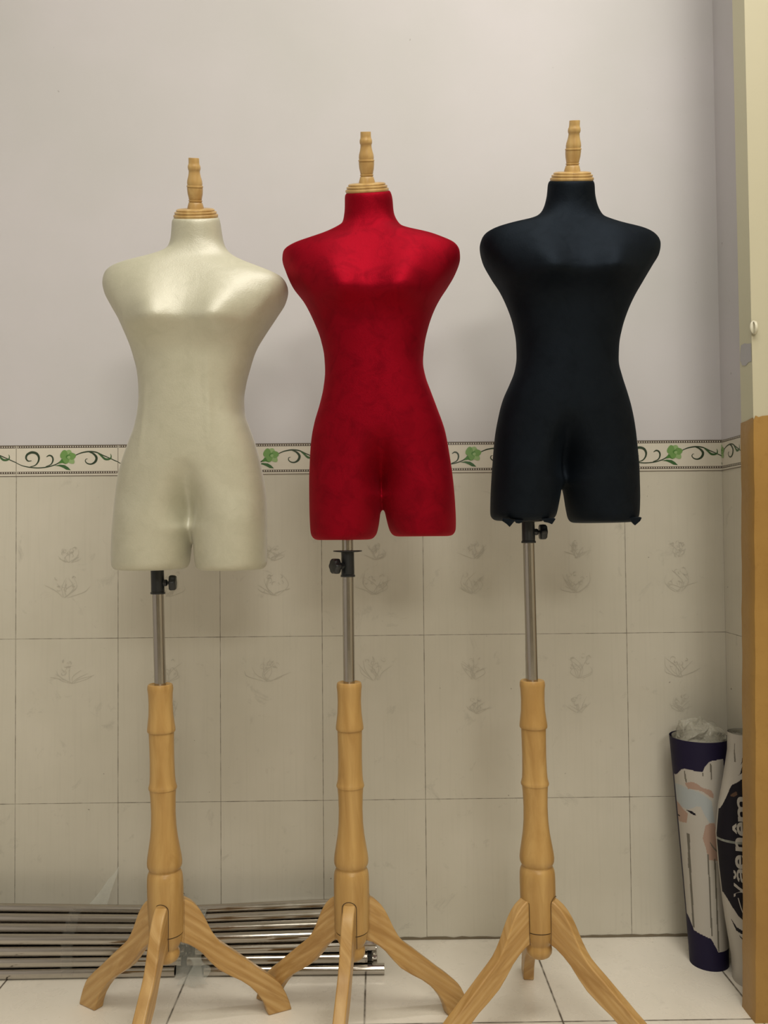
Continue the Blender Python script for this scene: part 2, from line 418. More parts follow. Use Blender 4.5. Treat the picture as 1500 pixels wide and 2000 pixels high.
c = mixc(t, ramp(t, noise_(t, v, 5, 5, .6), [(.35, 0.), (.7, 1.)]), (.35, .198, .048), (.29, .155, .034))
c = mixc(t, ramp(t, noise_(t, v, 60, 5, .7), [(.55, 0.), (.8, .5)]), c, (.22, .11, .02))
t.links.new(c, b.inputs['Base Color']); b.inputs['Roughness'].default_value = .38
bump(t, b, noise_(t, v, 30, 5, .6), .5, .002); M_ochre = m
mb = MB(); nz = 40
zs = [DZ*k/nz for k in range(nz+1)]
xs = [.885+.0225*min(1, z/1.15)**.8+.0006*math.sin(z*37)+.0004*math.sin(z*90) for z in zs]
v = []; NX = 30
cols = [(0., -.3115)]+[(0., -.3705)]
# ragged top edge on the front face
rows = []
for z, x in zip(zs, xs):
    row = [(x, -.31, z), (x-.0004, -.34, z), (x, -.3705, z)]
    for k in range(1, NX+1): row.append((x+(2.59-x)*(k/NX)**2.5, -.3712, z))
    rows.append(row)
rt = random.Random(11)
for k in range(len(rows[-1])):
    x, y, z = rows[-1][k]; rows[-1][k] = (x, y, z+rt.uniform(-.004, .004)+(0.004 if k > 4 else -.003))
w = len(rows[0]); base = 0
for r_ in rows: mb.v += r_
for i in range(len(rows)-1):
    for k in range(w-1): mb.f.append((i*w+k, i*w+k+1, (i+1)*w+k+1, (i+1)*w+k)); mb.m.append(0)
# drip ridge along the top
back = [(x, y+.006 if y < -.36 else y, z+.001) for x, y, z in rows[-1]]
n0 = len(mb.v); mb.v += back
for k in range(w-1): mb.f.append(((len(rows)-1)*w+k, (len(rows)-1)*w+k+1, n0+k+1, n0+k)); mb.m.append(0)
mb.box((.915, -.366, 0), (2.59, -.312, DZ-.03), 0)
o = mb.build('trim_5', [M_ochre], smooth=False); auto_smooth(o, 50); struct(o)
# chip in the cream paint on the edge
mb = MB(); pts = [(-.366,1.371),(-.350,1.3735),(-.335,1.378),(-.318,1.377),(-.3125,1.36),(-.3125,1.345),(-.322,1.334),(-.340,1.330),(-.352,1.335),(-.366,1.333)]
mb.add([(.9089, y, z) for y, z in pts], [tuple(range(len(pts)))]); struct(mb.build('trim_6', [simple('bare_undercoat', (.42, .41, .42), .6)]))

# little white hook stuck at the edge of the partition
hk = empty('wall_hook', (.9125, -.3712, 1.4021)); tag(hk, 'small white oval plastic hook stuck on the cream partition edge', 'hook')
mb = MB(); n = 28
mb.lathe([(.0, 0), (.0075, 0), (.0085, .0012), (.0075, .0028), (.003, .0034), (0, .0034)], axis='z', n=24, cap=False)
mb.v = [(x, -z, y*1.7) for x, y, z in mb.v]
o = mb.build('hook_base', [simple('white_hook_plastic', (.62, .59, .46), .3)], hk, True)
mb = MB(); path = [(0, -.003, .011), (0, -.009, .009), (0, -.013, .002), (0, -.013, -.006), (0, -.009, -.012), (0, -.0035, -.013)]
ring = 10
for i, p in enumerate(path):
    q0 = Vector(path[max(0, i-1)]); q1 = Vector(path[min(len(path)-1, i+1)]); d = (q1-q0).normalized(); s1 = Vector((1, 0, 0)); s2 = d.cross(s1)
    for k in range(ring):
        a = 2*math.pi*k/ring; mb.v.append(tuple(Vector(p)+s1*math.cos(a)*.0032+s2*math.sin(a)*.0018))
for i in range(len(path)-1):
    for k in range(ring): mb.f.append((i*ring+k, i*ring+(k+1) % ring, (i+1)*ring+(k+1) % ring, (i+1)*ring+k)); mb.m.append(0)
mb.build('hook_arm', [bpy.data.materials['white_hook_plastic']], hk, True)

# ------------------------------------------------------------------ dress forms
PROF={'white': {'L': [(-0.269, 1.6268), (-0.2704, 1.6018), (-0.2729, 1.5789), (-0.276, 1.5686), (-0.2812, 1.5592), (-0.2976, 1.55), (-0.3294, 1.5398), (-0.3725, 1.5287), (-0.393, 1.5195), (-0.4026, 1.5071), (-0.4046, 1.4895), (-0.4001, 1.4688), (-0.3868, 1.4428), (-0.3684, 1.4107), (-0.3551, 1.3786), (-0.3438, 1.3414), (-0.3367, 1.3125), (-0.3337, 1.2836), (-0.3332, 1.259), (-0.3357, 1.2302), (-0.3419, 1.2015), (-0.3525, 1.1729), (-0.3643, 1.1413), (-0.3734, 1.1097), (-0.3795, 1.0668), (-0.3836, 1.024), (-0.3866, 0.9813), (-0.3871, 0.9528), (-0.3866, 0.9203)], 'R': [(-0.1752, 1.6262), (-0.1711, 1.6012), (-0.1671, 1.5783), (-0.163, 1.5658), (-0.1569, 1.5564), (-0.1456, 1.5459), (-0.12, 1.5323), (-0.0851, 1.5175), (-0.0595, 1.5059), (-0.0441, 1.4955), (-0.0375, 1.4788), (-0.0423, 1.4581), (-0.0599, 1.4292), (-0.0826, 1.3942), (-0.1033, 1.3572), (-0.1147, 1.3222), (-0.1235, 1.2882), (-0.1278, 1.2595), (-0.1264, 1.2307), (-0.1163, 1.1998), (-0.1042, 1.1648), (-0.0956, 1.1329), (-0.0902, 1.1042), (-0.0858, 1.0755), (-0.0834, 1.0357), (-0.0831, 0.9786), (-0.0839, 0.9216)], 'il': [(-0.2332, 0.9748), (-0.2363, 0.9514), (-0.2405, 0.919)], 'ir': [(-0.2276, 0.9799), (-0.2261, 0.9575), (-0.2222, 0.9228)], 'cr': [(-0.2291, 0.9921)], 'bot': (0.9193, 0.9175), 'top': 1.6265}, 'red': {'L': [(0.0776, 1.6759), (0.0774, 1.6477), (0.0751, 1.6237), (0.0709, 1.6092), (0.0564, 1.5988), (0.0305, 1.5865), (-0.0046, 1.5732), (-0.0324, 1.5619), (-0.0469, 1.5495), (-0.048, 1.5339), (-0.043, 1.5173), (-0.0308, 1.4881), (-0.0074, 1.4558), (0.0119, 1.4174), (0.0281, 1.3738), (0.0345, 1.3397), (0.0358, 1.3108), (0.0325, 1.2788), (0.0251, 1.2459), (0.0136, 1.207), (0.0073, 1.1731), (0.0039, 1.127), (0.0026, 1.084), (0.0028, 1.038), (0.0041, 0.9982), (0.007, 0.9737)], 'R': [(0.1706, 1.6775), (0.1745, 1.6587), (0.1764, 1.6346), (0.1844, 1.6137), (0.1967, 1.6001), (0.2245, 1.5905), (0.2584, 1.583), (0.2821, 1.5735), (0.3016, 1.563), (0.3081, 1.5494), (0.3085, 1.5348), (0.301, 1.512), (0.2863, 1.4861), (0.2705, 1.4623), (0.2569, 1.4364), (0.2441, 1.4013), (0.235, 1.361), (0.232, 1.3269), (0.2369, 1.2979), (0.2468, 1.269), (0.2588, 1.2359), (0.2747, 1.1884), (0.2824, 1.1452), (0.289, 1.0959), (0.2926, 1.0529), (0.2942, 1.0099), (0.2928, 0.9813)], 'il': [(0.143, 1.0194), (0.1387, 0.9939), (0.1335, 0.9766)], 'ir': [(0.1523, 1.0316), (0.1582, 1.005), (0.1642, 0.9845)], 'cr': [(0.1464, 1.05)], 'bot': (0.9747, 0.9803), 'top': 1.6766999999999999}, 'black': {'L': [(0.4896, 1.6977), (0.4872, 1.6715), (0.4827, 1.6517), (0.4742, 1.6329), (0.4595, 1.6194), (0.4335, 1.6091), (0.3982, 1.601), (0.3691, 1.5918), (0.3545, 1.5814), (0.3496, 1.5648), (0.354, 1.5408), (0.3701, 1.5084), (0.3893, 1.4771), (0.4033, 1.4448), (0.4152, 1.4063), (0.4209, 1.369), (0.4215, 1.34), (0.417, 1.3111), (0.4063, 1.2843), (0.3926, 1.2534), (0.3828, 1.2164), (0.3762, 1.1815), (0.3716, 1.1383), (0.3679, 1.0953), (0.3653, 1.0522), (0.3645, 1.0236), (0.3658, 1.0123)], 'R': [(0.582, 1.6972), (0.5826, 1.671), (0.5863, 1.648), (0.5933, 1.628), (0.6024, 1.6154), (0.6271, 1.6048), (0.6591, 1.5942), (0.6879, 1.5857), (0.7023, 1.5751), (0.7087, 1.5594), (0.7047, 1.5386), (0.6908, 1.5157), (0.6727, 1.4867), (0.6545, 1.4545), (0.6416, 1.4255), (0.6296, 1.3903), (0.6228, 1.3561), (0.6212, 1.323), (0.6279, 1.2919), (0.6377, 1.2598), (0.6454, 1.2309), (0.652, 1.1937), (0.6563, 1.1504), (0.6587, 1.1072), (0.6589, 1.0641), (0.6572, 1.0251), (0.6548, 1.0067)], 'il': [(0.5029, 1.0654), (0.4984, 1.0429), (0.4919, 1.0143)], 'ir': [(0.5131, 1.0653), (0.5168, 1.0397), (0.5216, 1.013)], 'cr': [(0.5072, 1.0797)], 'bot': (1.0103, 1.0047), 'top': 1.69745}}

def interp(pts, key):
    """pts list of (x, z); returns function x(z), smooth"""
    p = sorted(pts, key=lambda q: q[1]); z = np.array([q[1] for q in p]); x = np.array([q[0] for q in p])
    d = np.diff(z); s = np.diff(x)/d; m = np.zeros(len(z)); m[0] = s[0]; m[-1] = s[-1]
    for i in range(1, len(z)-1):
        m[i] = 0 if s[i-1]*s[i] <= 0 else (d[i-1]+d[i])/(d[i-1]/s[i]+d[i]/s[i-1]) if True else 0
    def f(v):
        v = min(max(v, z[0]), z[-1]); i = min(int(np.searchsorted(z, v, 'right'))-1, len(d)-1); i = max(i, 0)
        t_ = (v-z[i])/d[i]; h = d[i]
        return float((2*t_**3-3*t_**2+1)*x[i]+(t_**3-2*t_**2+t_)*h*m[i]+(-2*t_**3+3*t_**2)*x[i+1]+(t_**3-t_**2)*h*m[i+1])
    return f
def lin(tab, t_):
    for (a, x), (b_, y) in zip(tab, tab[1:]):
        if t_ <= b_:
            s = max(0, (t_-a)/(b_-a)); s = s*s*(3-2*s) if False else s
            return x+(y-x)*s
    return tab[-1][1]
FRONT_OLD = [(0,.045),(.05,.047),(.075,.054),(.11,.066),(.15,.078),(.19,.086),(.23,.084),(.28,.078),(.335,.076),(.40,.083),(.47,.092),(.53,.090),(.57,.078),(.60,.060),(.62,.042),(.64,.03),(.7,.03)]
BACK_OLD = [(0,.047),(.05,.052),(.09,.066),(.15,.082),(.2,.084),(.28,.076),(.335,.074),(.40,.088),(.47,.104),(.53,.104),(.58,.088),(.62,.055),(.7,.04)]
BACK = [(0,.047),(.05,.052),(.09,.066),(.15,.082),(.2,.084),(.28,.076),(.335,.074),(.40,.088),(.47,.104),(.53,.106),(.58,.102),(.63,.096),(.7,.094)]
FRONT = [(0,.045),(.055,.043),(.075,.046),(.11,.060),(.15,.076),(.20,.094),(.228,.100),(.25,.093),(.28,.087),(.335,.085),(.40,.087),(.47,.090),(.53,.090),(.58,.088),(.63,.086),(.7,.085)]
def smooth_tab(tab):
    zs = np.array([a for a, _ in tab]); ys = np.array([b for _, b in tab]); g = np.linspace(-.05, .78, 416); y = np.interp(g, zs, ys)
    k = np.exp(-(np.arange(-24, 25)*.002/.009)**2); k /= k.sum(); y = np.convolve(np.pad(y, 24, 'edge'), k, 'valid'); return g, y
EXPO = [(0,2.0),(.06,2.0),(.09,2.3),(.13,2.9),(.2,2.8),(.27,2.4),(.35,2.3),(.45,2.4),(.7,2.4)]
def sgnpow(a, p): return math.copysign(abs(a)**p, a)
NA = 128
SF, SB, SE = smooth_tab(FRONT), smooth_tab(BACK), smooth_tab(EXPO)
def lobes(u, uc, e=2.12):
    q = (u-(-1+uc)/2)/((1+uc)/2) if u < uc else (u-(1+uc)/2)/((1-uc)/2)
    return max(0, 1-min(1, abs(q))**e)**(1/e)
def loft(rings, mb_):
    n = len(rings[0]); b0 = len(mb_.v)
    for r in rings: mb_.v += r
    for i in range(len(rings)-1):
        for k in range(n):
            a = b0+i*n+k; b_ = b0+i*n+(k+1) % n
            mb_.f.append((a, b_, b_+n, a+n)); mb_.m.append(0)
    mb_.f.append(tuple(b0+k for k in range(n))[::-1]); mb_.m.append(0)
    l = b0+(len(rings)-1)*n; mb_.f.append(tuple(l+k for k in range(n))); mb_.m.append(0)
def torso_mesh(name, P, yc=-.4, ttilt=0., tap=.230, ridges=()):
    fl, fr = interp(P['L'], 0), interp(P['R'], 0)
    zt = P['top']; zc = P['cr'][0][1]; xc = P['cr'][0][0]
    zl = min(P['L'][0][1], P['R'][0][1]); 
    src = MB(); rings = []
    k = (zt-sum(P['bot'])/2)/.70
    zend = zc+.004
    zs_ = [zt-.0035*i for i in range(int((zt-zend)/.0035)+1)]
    for z in zs_:
        t_ = (zt-z)/k; z_ = min(z, zl)
        L, Rr = fl(z_), fr(z_)
        cx, h = (L+Rr)/2, (Rr-L)/2; F, B_, e = float(np.interp(t_, *SF)), float(np.interp(t_, *SB)), float(np.interp(t_, *SE))
        uc = (xc-cx)/h
        edge = 1.0
        if z > zt-.004: edge = .985
        bw = .038*(max(0, min(1, (t_-.09)/(tap-.09)))**1.15 if t_ < tap else math.exp(-((t_-tap)/.026)**2))
        ring = []; sz = z-zc
        for j in range(NA):
            a = 2*math.pi*j/NA; ca, sa = math.cos(a), math.sin(a)
            uu = sgnpow(ca, 2/e); vv = sgnpow(sa, 2/e)
            x = cx+h*edge*uu
            vl = lobes(uu, uc); vl = vl**(1+1.2*max(0, min(1, (sz-.010)/.045))*math.exp(-((uu-uc)/.34)**2)); Hh = .080+.065*math.exp(-((uu-uc)/.46)**2); wl = max(0, min(1, (Hh-sz)/(Hh-.010))); wl = wl**1.6*(2.6-1.6*wl) if wl < 1 else 1; vm = abs(vv)*(1-wl)+vl*wl
            if vv < 0:
                y = yc-F*edge*vm
                g = .55+.55*math.exp(-((uu-.42)/.26)**2)+.55*math.exp(-((uu+.42)/.26)**2)
                y -= bw*g*min(1, abs(vv)*1.5)**1.5
                for xa, za, xb, zb, am in ridges:
                    q = (za-z)/(za-zb)
                    if 0 < q < 1: y -= am*math.sin(math.pi*q)**.6*math.exp(-((x-(xa+(xb-xa)*q))/.0055)**2)
            else: y = yc+B_*edge*vm
            ring.append((x, y, z+ttilt*(x-cx)*max(0, 1-(zt-z)/.05)+.46*(y-yc)*max(0, 1-(zt-z)/.066)**1.2))
        rings.append(ring)
    loft(rings, src)
    # thighs
    il, ir = interp(P['il']+[(xc-.001, zc+.004)], 0), interp(P['ir']+[(xc+.001, zc+.004)], 0)
    for side, bot in ((0, P['bot'][0]), (1, P['bot'][1])):
        rings = []; z = zc+.012; steps = []
        while z > bot+.012: steps.append((z, 0)); z -= .0035
        for q in (0, .3, .6, .8, .95, 1): steps.append((bot+.012-.012*math.sin(q*math.pi/2), .012*(1-math.cos(q*math.pi/2))))
        for z, ins in steps:
            t_ = (zt-z)/k
            if side == 0:
                L = fl(z); Rr = il(z) if z < zc else xc+.001
            else:
                Rr = fr(z); L = ir(z) if z < zc else xc-.001
            cx, h = (L+Rr)/2, (Rr-L)/2-ins
            F = float(np.interp(t_, *SF))-ins; B_ = float(np.interp(t_, *SB))-ins
            ring = []
            for j in range(NA):
                a = 2*math.pi*j/NA; uu = sgnpow(math.cos(a), 2/2.12); vv = sgnpow(math.sin(a), 2/2.12)
                ring.append((cx+h*uu, yc+(F if vv < 0 else B_)*vv, z))
            rings.append(ring)
        loft(rings, src)
    tmp = link(name+'_src', mesh(name, src.v, src.f), [])
    rm = tmp.modifiers.new('r', 'REMESH'); rm.mode = 'VOXEL'; rm.voxel_size = .0034
    sm = tmp.modifiers.new('s', 'SMOOTH'); sm.factor = .5; sm.iterations = 14
    bpy.context.view_layer.update()
    ev = tmp.evaluated_get(bpy.context.evaluated_depsgraph_get()); me = bpy.data.meshes.new_from_object(ev)
    bpy.data.objects.remove(tmp)
    me.materials.clear(); me.name = name
    me.polygons.foreach_set('use_smooth', [True]*len(me.polygons))
    return me

POSTP = [(65,60),(66,76),(72,82),(85,85),(100,86),(130,82),(200,79.5),(280,82),(340,89),(375,93.5),(392,94),(399,91),(401,84),(500,82),(600,81),(700,83),(750,86),(775,92),(786,95),(797,93),(803,88),(850,84),(950,81),(1050,83.5),(1130,91),(1200,102),(1260,112),(1300,116.5),(1325,115),(1342,108),(1352,101),(1360,101),(1368,107),(1385,114),(1410,118),(1450,119.5),(1600,119),(1786,112)]
FOOTP = [(1794,110),(1800,108),(1830,104),(1850,100),(1872,90),(1890,80),(1896,78),(1904,80),(1915,86),(1935,88),(1955,86),(1975,74),(1990,52),(1997,20)]
def pz(py): return .6933-(py-65)*.000281
LEGP = [(.026,.2700),(.036,.2690),(.0494,.2600),(.0580,.2510),(.0658,.2400),(.0720,.2290),(.0781,.2160),(.0860,.1990),(.0947,.1838),(.1035,.1715),(.1146,.1610),(.1330,.1455),(.1539,.1270),(.1710,.1120),(.1886,.0961),(.2040,.0835),(.2194,.0691),(.2290,.0600),(.2360,.0500),(.2440,.0340),(.2510,.0160),(.2555,.0000),
        (.2050,.0000),(.2005,.0165),(.1925,.0340),(.1807,.0510),(.1660,.0680),(.1473,.0840),(.1240,.0995),(.1008,.1170),(.0840,.1360),(.0687,.1560),(.0540,.1700),(.0390,.1810),(.0260,.1870)]
FINP = [(-.001,.0430),(.0,.0446),(.002,.0455),(.0045,.0455),(.006,.0446),(.0066,.0418),(.0074,.0418),(.0080,.0430),(.0105,.0428),(.0115,.0415),(.0120,.0386),(.0128,.0386),(.0134,.0394),(.0150,.0388),(.0165,.0360),(.0172,.0300),(.0172,.0160)]
SPIN = [(.0160,.0166),(.020,.0160),(.025,.0146),(.0295,.0133),(.0305,.0119),(.0318,.0134),(.0335,.0137),(.0345,.0121),(.0358,.0128),(.039,.0132),(.046,.0146),(.053,.0152),(.059,.0154),(.0596,.0146),(.0605,.0160),(.063,.0160),(.0640,.0145),(.068,.0151),(.074,.0144),(.081,.0125),(.088,.0112),(.093,.0109),(.0945,.0117),(.0975,.0124),(.101,.0124),(.104,.0117),(.1055,.0108),(.110,.0104),(.117,.0104),(.1185,.0100)]

def tubepole(mb_, r, z0, z1, x0, lean, yc):
    mb_.lathe([(r, z0), (r, z1)], (x0, yc, 0), n=32, lean=(lean, 0))

def dress_form(key, mat, label, base, lean, legaz, clamp_z, knob, fin, postmat_seed, rag=False, flange=True, poletop=None):
    bx, by = base
    root = empty('dress_form', (bx, by, 0)); tag(root, label, 'dress form', 'velvet dress forms on wooden tripod stands')
    inv = Matrix.Translation((-bx, -by, 0))
    def fin_obj(o): o.data.transform(inv); o.parent = root; return o
    P = PROF[key]
    tm = torso_mesh('torso', P, by, -math.tan(fin[1]), .218 if key == 'black' else .230, [(-.1860, 1.345, -.1790, 1.145, .0035), (-.3065, 1.285, -.3150, 1.13, .0028)] if key == 'white' else ()); tor = fin_obj(link('torso', tm, mat))
    # neck cap
    zt = P['top']; xl, xr = P['L'][0][0], P['R'][0][0]; zl, zr = P['L'][0][1], P['R'][0][1]
    cx = (xl+xr)/2; tilt = math.atan2(zr-zl, xr-xl)
    hf = (P['R'][0][0]-P['L'][0][0])/2
    rotm = Matrix.Translation((cx+fin[0], by, zt-.001)) @ Matrix.Rotation(fin[1], 4, 'Y') @ Matrix.Rotation(math.atan(.46), 4, 'X')
    mb_ = MB(); s_ = (hf-.0030)/.0452
    mb_.lathe([(r*s_, z) for z, r in FINP], n=56); o = mb_.build('neck_cap', [M_fin]); o.data.transform(rotm); fin_obj(o); auto_smooth(o, 30)
    mb_ = MB(); mb_.lathe([(r*fin[2], .0160+(z-.0160)*.925) for z, r in SPIN], n=40); f_ = mb_.build('finial', [M_fin]); f_.data.transform(Matrix.Rotation(fin[3], 4, 'Y')); f_.data.transform(rotm); fin_obj(f_); auto_smooth(f_, 40)
    # chrome pole
    X = lambda z: lean*(z-.2)
    mb_ = MB(); top = poletop
    mb_.lathe([(.0114, .60), (.0114, top)], (bx-.2*lean, by, 0), n=32, lean=(lean, 0)); o = mb_.build('pole', [M_chrome2]); fin_obj(o); auto_smooth(o)
    # clamp sleeve
    z0, z1 = clamp_z
    mb_ = MB(); pr = [(.0136, z0-.0005), (.0146, z0), (.0146, z0+.003), (.0131, z0+.0045), (.0128, z1-.004)]
    pr += [(.0285, z1-.0022), (.0290, z1-.0010), (.0285, z1)] if flange else [(.0128, z1)]
    pr += [(.0118, z1+.0002)]
    mb_.lathe(pr, (bx-.2*lean, by, 0), n=40, lean=(lean, 0)); cl = mb_.build('clamp', [M_plastic]); fin_obj(cl); auto_smooth(cl, 30)
    # knob, built along +x then turned about the pole
    kz = z0+.0215; mb_ = MB()
    mb_.lathe([(.0075, .0105), (.0075, .017), (.0055, .019), (.0035, .0195), (.0035, .0235)], axis='x', n=6)
    st_ = mb_.build('knob_boss', [M_plastic])
    mb_ = MB(); nk = 60; prof = [(.0095, .0222), (.0135, .0228), (.0152, .0245), (.0155, .0285), (.0150, .0335), (.0125, .0362), (.004, .0368)]
    for r, xx in prof:
        for q in range(nk):
            a = 2*math.pi*q/nk; rr = r*(1+.07*math.cos(6*a)*(r > .01)); mb_.v.append((xx, rr*math.cos(a), rr*math.sin(a)))
    for i in range(len(prof)-1):
        for q in range(nk): mb_.f.append((i*nk+q, i*nk+(q+1) % nk, (i+1)*nk+(q+1) % nk, (i+1)*nk+q)); mb_.m.append(0)
    mb_.f.append(tuple(range(nk))[::-1]); mb_.m.append(0); l = (len(prof)-1)*nk; mb_.f.append(tuple(l+q for q in range(nk))); mb_.m.append(0)
    kn = mb_.build('knob', [M_plastic])
    T = Matrix.Translation((bx+X(kz), by, kz)) @ Matrix.Rotation(math.radians(knob), 4, 'Z')
    for o in (st_, kn): o.data.transform(T); o.data.transform(inv); auto_smooth(o, 40); o.parent = cl
    # wooden post with slots: turned profile
    wm = wood('post_wood_'+key, (.52, .325, .115), (.455, .27, .088), (.37, .205, .06), postmat_seed)
    lm = wood('leg_wood_'+key, (.57, .365, .15), (.50, .30, .105), (.37, .20, .06), postmat_seed+3, uv=True)
    mb_ = MB(); pr = [(r*.000291, pz(y)) for y, r in POSTP]
    mb_.lathe([(.008, pz(66)-.004)]+pr[1:], (bx-.2*lean, by, 0), n=72, lean=(lean, 0)); po = mb_.build('post', [wm]); fin_obj(po); auto_smooth(po, 30)
    mb_ = MB(); mb_.lathe([(112*.000291-.0012, pz(1795)), (112*.000291-.0012, pz(1785))], (bx, by, 0), n=60); sl = mb_.build('seam', [M_groove]); sl.data.transform(inv); sl.parent = po; auto_smooth(sl)
    mb_ = MB(); mb_.lathe([(r*.000291, pz(y)) for y, r in FOOTP], (bx, by, 0), n=60); ft = mb_.build('post_foot', [wm]); ft.data.transform(inv); ft.parent = po; auto_smooth(ft, 35)
    # the arched dark rim around each leg's slot
    for az in legaz:
        a = math.radians(az); n_ = len(LEGP); th = .0115
        mb_ = MB()
        for sgn in (-1, 1): mb_.v += [(r, sgn*th, z) for r, z in LEGP]
        mb_.f += [tuple(range(n_))[::-1], tuple(range(n_, 2*n_))]; mb_.m += [0, 0]
        for k_ in range(n_): mb_.f.append((k_, (k_+1) % n_, n_+(k_+1) % n_, n_+k_)); mb_.m.append(0)
        lg = mb_.build('leg', [lm]); uvl = lg.data.uv_layers.new(name='grain')
        for lp in lg.data.loops:
            q = lg.data.vertices[lp.vertex_index].co; uvl.data[lp.index].uv = (.62*q.x+.78*q.z+.5*q.y, .78*q.x-.62*q.z+az*.01)
        lg.data.transform(Matrix.Translation((bx, by, 0)) @ Matrix.Rotation(a, 4, 'Z')); fin_obj(lg)
        auto_smooth(lg, 35); bevel(lg, .0028, 3)
        mb_ = MB(); pts = [(-.0135, .186)]+[(-.0135+0*q, .186+q*.02) for q in range(1, 4)]
        arc = [(.0135*math.cos(math.pi-q*math.pi/12), .262+.0135*math.sin(math.pi-q*math.pi/12)) for q in range(13)]
        path_ = [(-.0135, .186), (-.0135, .21), (-.0135, .24)]+arc+[(.0135, .24), (.0135, .21), (.0135, .186)]
        out = []
        for yy, zz in path_:
            rr = .0349 if zz > .2 else .0338
            out.append((math.sqrt(rr*rr-yy*yy)+.0003, yy, zz)); s2 = .0012/.0135
            yy2 = yy*(1+s2); zz2 = zz+(.0012 if zz > .262 else 0); out.append((math.sqrt(rr*rr-yy2*yy2)+.0003, yy2, zz2))
        mb_.v = out; mb_.f = [(2*q, 2*q+2, 2*q+3, 2*q+1) for q in range(len(path_)-1)]; mb_.m = [0]*len(mb_.f)
        sm_ = mb_.build('slot_rim', [M_groove]); sm_.data.transform(Matrix.Translation((bx, by, 0)) @ Matrix.Rotation(a, 4, 'Z')); sm_.data.transform(inv); sm_.parent = po
    return root, inv, fin_obj

A1, _, _ = dress_form('white', M_white, 'cream white velvet dress form on wooden tripod stand, leftmost and lowest', (-.283, -.40), -.024, (26, 146, 266), (.871, .928), 6, (.0005, -.005, 1.0, .055), 1.3, poletop=.935)
A2, _, _ = dress_form('red', M_red, 'red velvet dress form in the middle, clamp slid below the torso', (.081, -.40), -.004, (23, 143, 263), (.9015, .9535), 215, (-.001, -.05, 1.0, .03), 5.2, poletop=1.0)
A3, inv3, fo3 = dress_form('black', M_black, 'black velvet dress form on wooden tripod stand, rightmost and tallest', (.4485, -.40), -.012, (86, 206, 326), (.9655, 1.0105), 3, (.001, -.01, 1.0, -.02), 9.4, poletop=1.02)
# torn cloth ends hanging under the black form's thighs
mb = MB()
for pts in ([(.377,1.012),(.388,1.0105),(.400,1.008),(.396,1.0035),(.390,.9965),(.384,1.0025),(.376,1.008)], [(.400,1.010),(.416,1.010),(.414,1.005),(.408,1.003),(.402,1.004)],
            [(.452,1.012),(.478,1.011),(.474,1.005),(.471,1.001),(.464,1.004),(.456,1.0055)], [(.618,1.012),(.643,1.012),(.640,1.006),(.630,.9975),(.624,1.004)]):
    n = len(pts); mb = MB()
    mb.add([(x, -.475, z) for x, z in pts]+[(x+.001, -.462, z+.002) for x, z in pts], [tuple(range(n)), tuple(range(n, 2*n))[::-1]]+[(k, (k+1) % n, n+(k+1) % n, n+k) for k in range(n)])
    o = mb.build('frayed_hem', [M_black]); fo3(o); o['label'] = 'torn black cloth end under the thigh'
# loose seam corner on the red form
mb = MB(); pts = [(.285,.990),(.2895,.998),(.293,1.006),(.2925,1.014),(.290,1.020),(.286,1.018),(.284,1.004)]
n = len(pts); mb.add([(x, -.40, z) for x, z in pts]+[(x, -.392, z) for x, z in pts], [tuple(range(n)), tuple(range(n, 2*n))[::-1]]+[(k, (k+1) % n, n+(k+1) % n, n+k) for k in range(n)])
o = mb.build('loose_seam', [M_red], smooth=True); o.data.transform(Matrix.Translation((-.081, .40, 0))); o.parent = A2

# ------------------------------------------------------------------ chrome tubes on the floor
def tube_mesh(L, r=.0113, ri=.0097, n=28):
    prof = [(ri, -L/2), (r-.0004, -L/2), (r, -L/2+.0006), (r, L/2-.0006), (r-.0004, L/2), (ri, L/2)]
    mbt = MB()
    mbt.lathe(prof, axis='x', n=n, cap=False)
    N0 = 0; l = 5*n
    for k in range(n): mbt.f.append((k, (k+1) % n, l+(k+1) % n, l+k)); mbt.m.append(0)
    me = mesh('chrome_tube', mbt.v, mbt.f, False, mbt.m); return me
ordn = ['lowest', 'second from the floor', 'third from the floor', 'fourth from the floor', 'fifth from the floor']
columns = [(-.158, .0125, 4), (-.1355, .0255, 4), (-.113, .0125, 5), (-.0905, .0255, 5), (-.068, .0125, 4), (-.0455, .0255, 3), (-.0235, .0125, 3)]
def bundle(which, xl, xr, sl, sr, yl, yr, where, grp, seed):
    rnd = random.Random(seed); L = xr-xl; src = None; proto = tube_mesh(L); proto.materials.append(M_chrome); mo = None
    top = max(c[1]+.026*(c[2]-1) for c in columns)
    for ci, (y, z0, n) in enumerate(columns):
        for k in range(n):
            z = z0+.026*k
            A = Vector((xl, y*yl-.0005, .0125+(z-.0125)*sl)); B = Vector((xr, y*yr-.0005, .0125+(z-.0125)*sr))
            sh = rnd.uniform(-.012, .012)
            if mo is None: o = bpy.data.objects.new('chrome_tube', proto); mo = o
            else: o = mo.copy()
            COL.objects.link(o); d = (B-A).normalized(); o.location = (A+B)/2+Vector((sh, 0, 0))
            if which == 'R' and k >= 3: o.location.x -= .028
            if which == 'R' and ci == 0 and k == 0: o.location.x += .016
            o.rotation_mode = 'XYZ'; o.rotation_euler = (rnd.uniform(0, 6), math.asin(-d.z), math.atan2(d.y, d.x))
            if ci == 0: lab = f'chrome tube on the front of the {where}, {ordn[k]}'
            elif k == n-1 and ci in (1, 2, 3): lab = f'chrome tube on top of the {where}, {["", "just behind its front", "second highest row", "the very topmost"][ci]}'
            else: lab = f'chrome tube buried inside the {where}'
            tag(o, lab, 'metal tube', grp)
bundle('L', -1.06, -.315, 1.05, .885, 1.03, 1.0, 'left floor bundle', 'chrome tubes in the left bundle', 1)
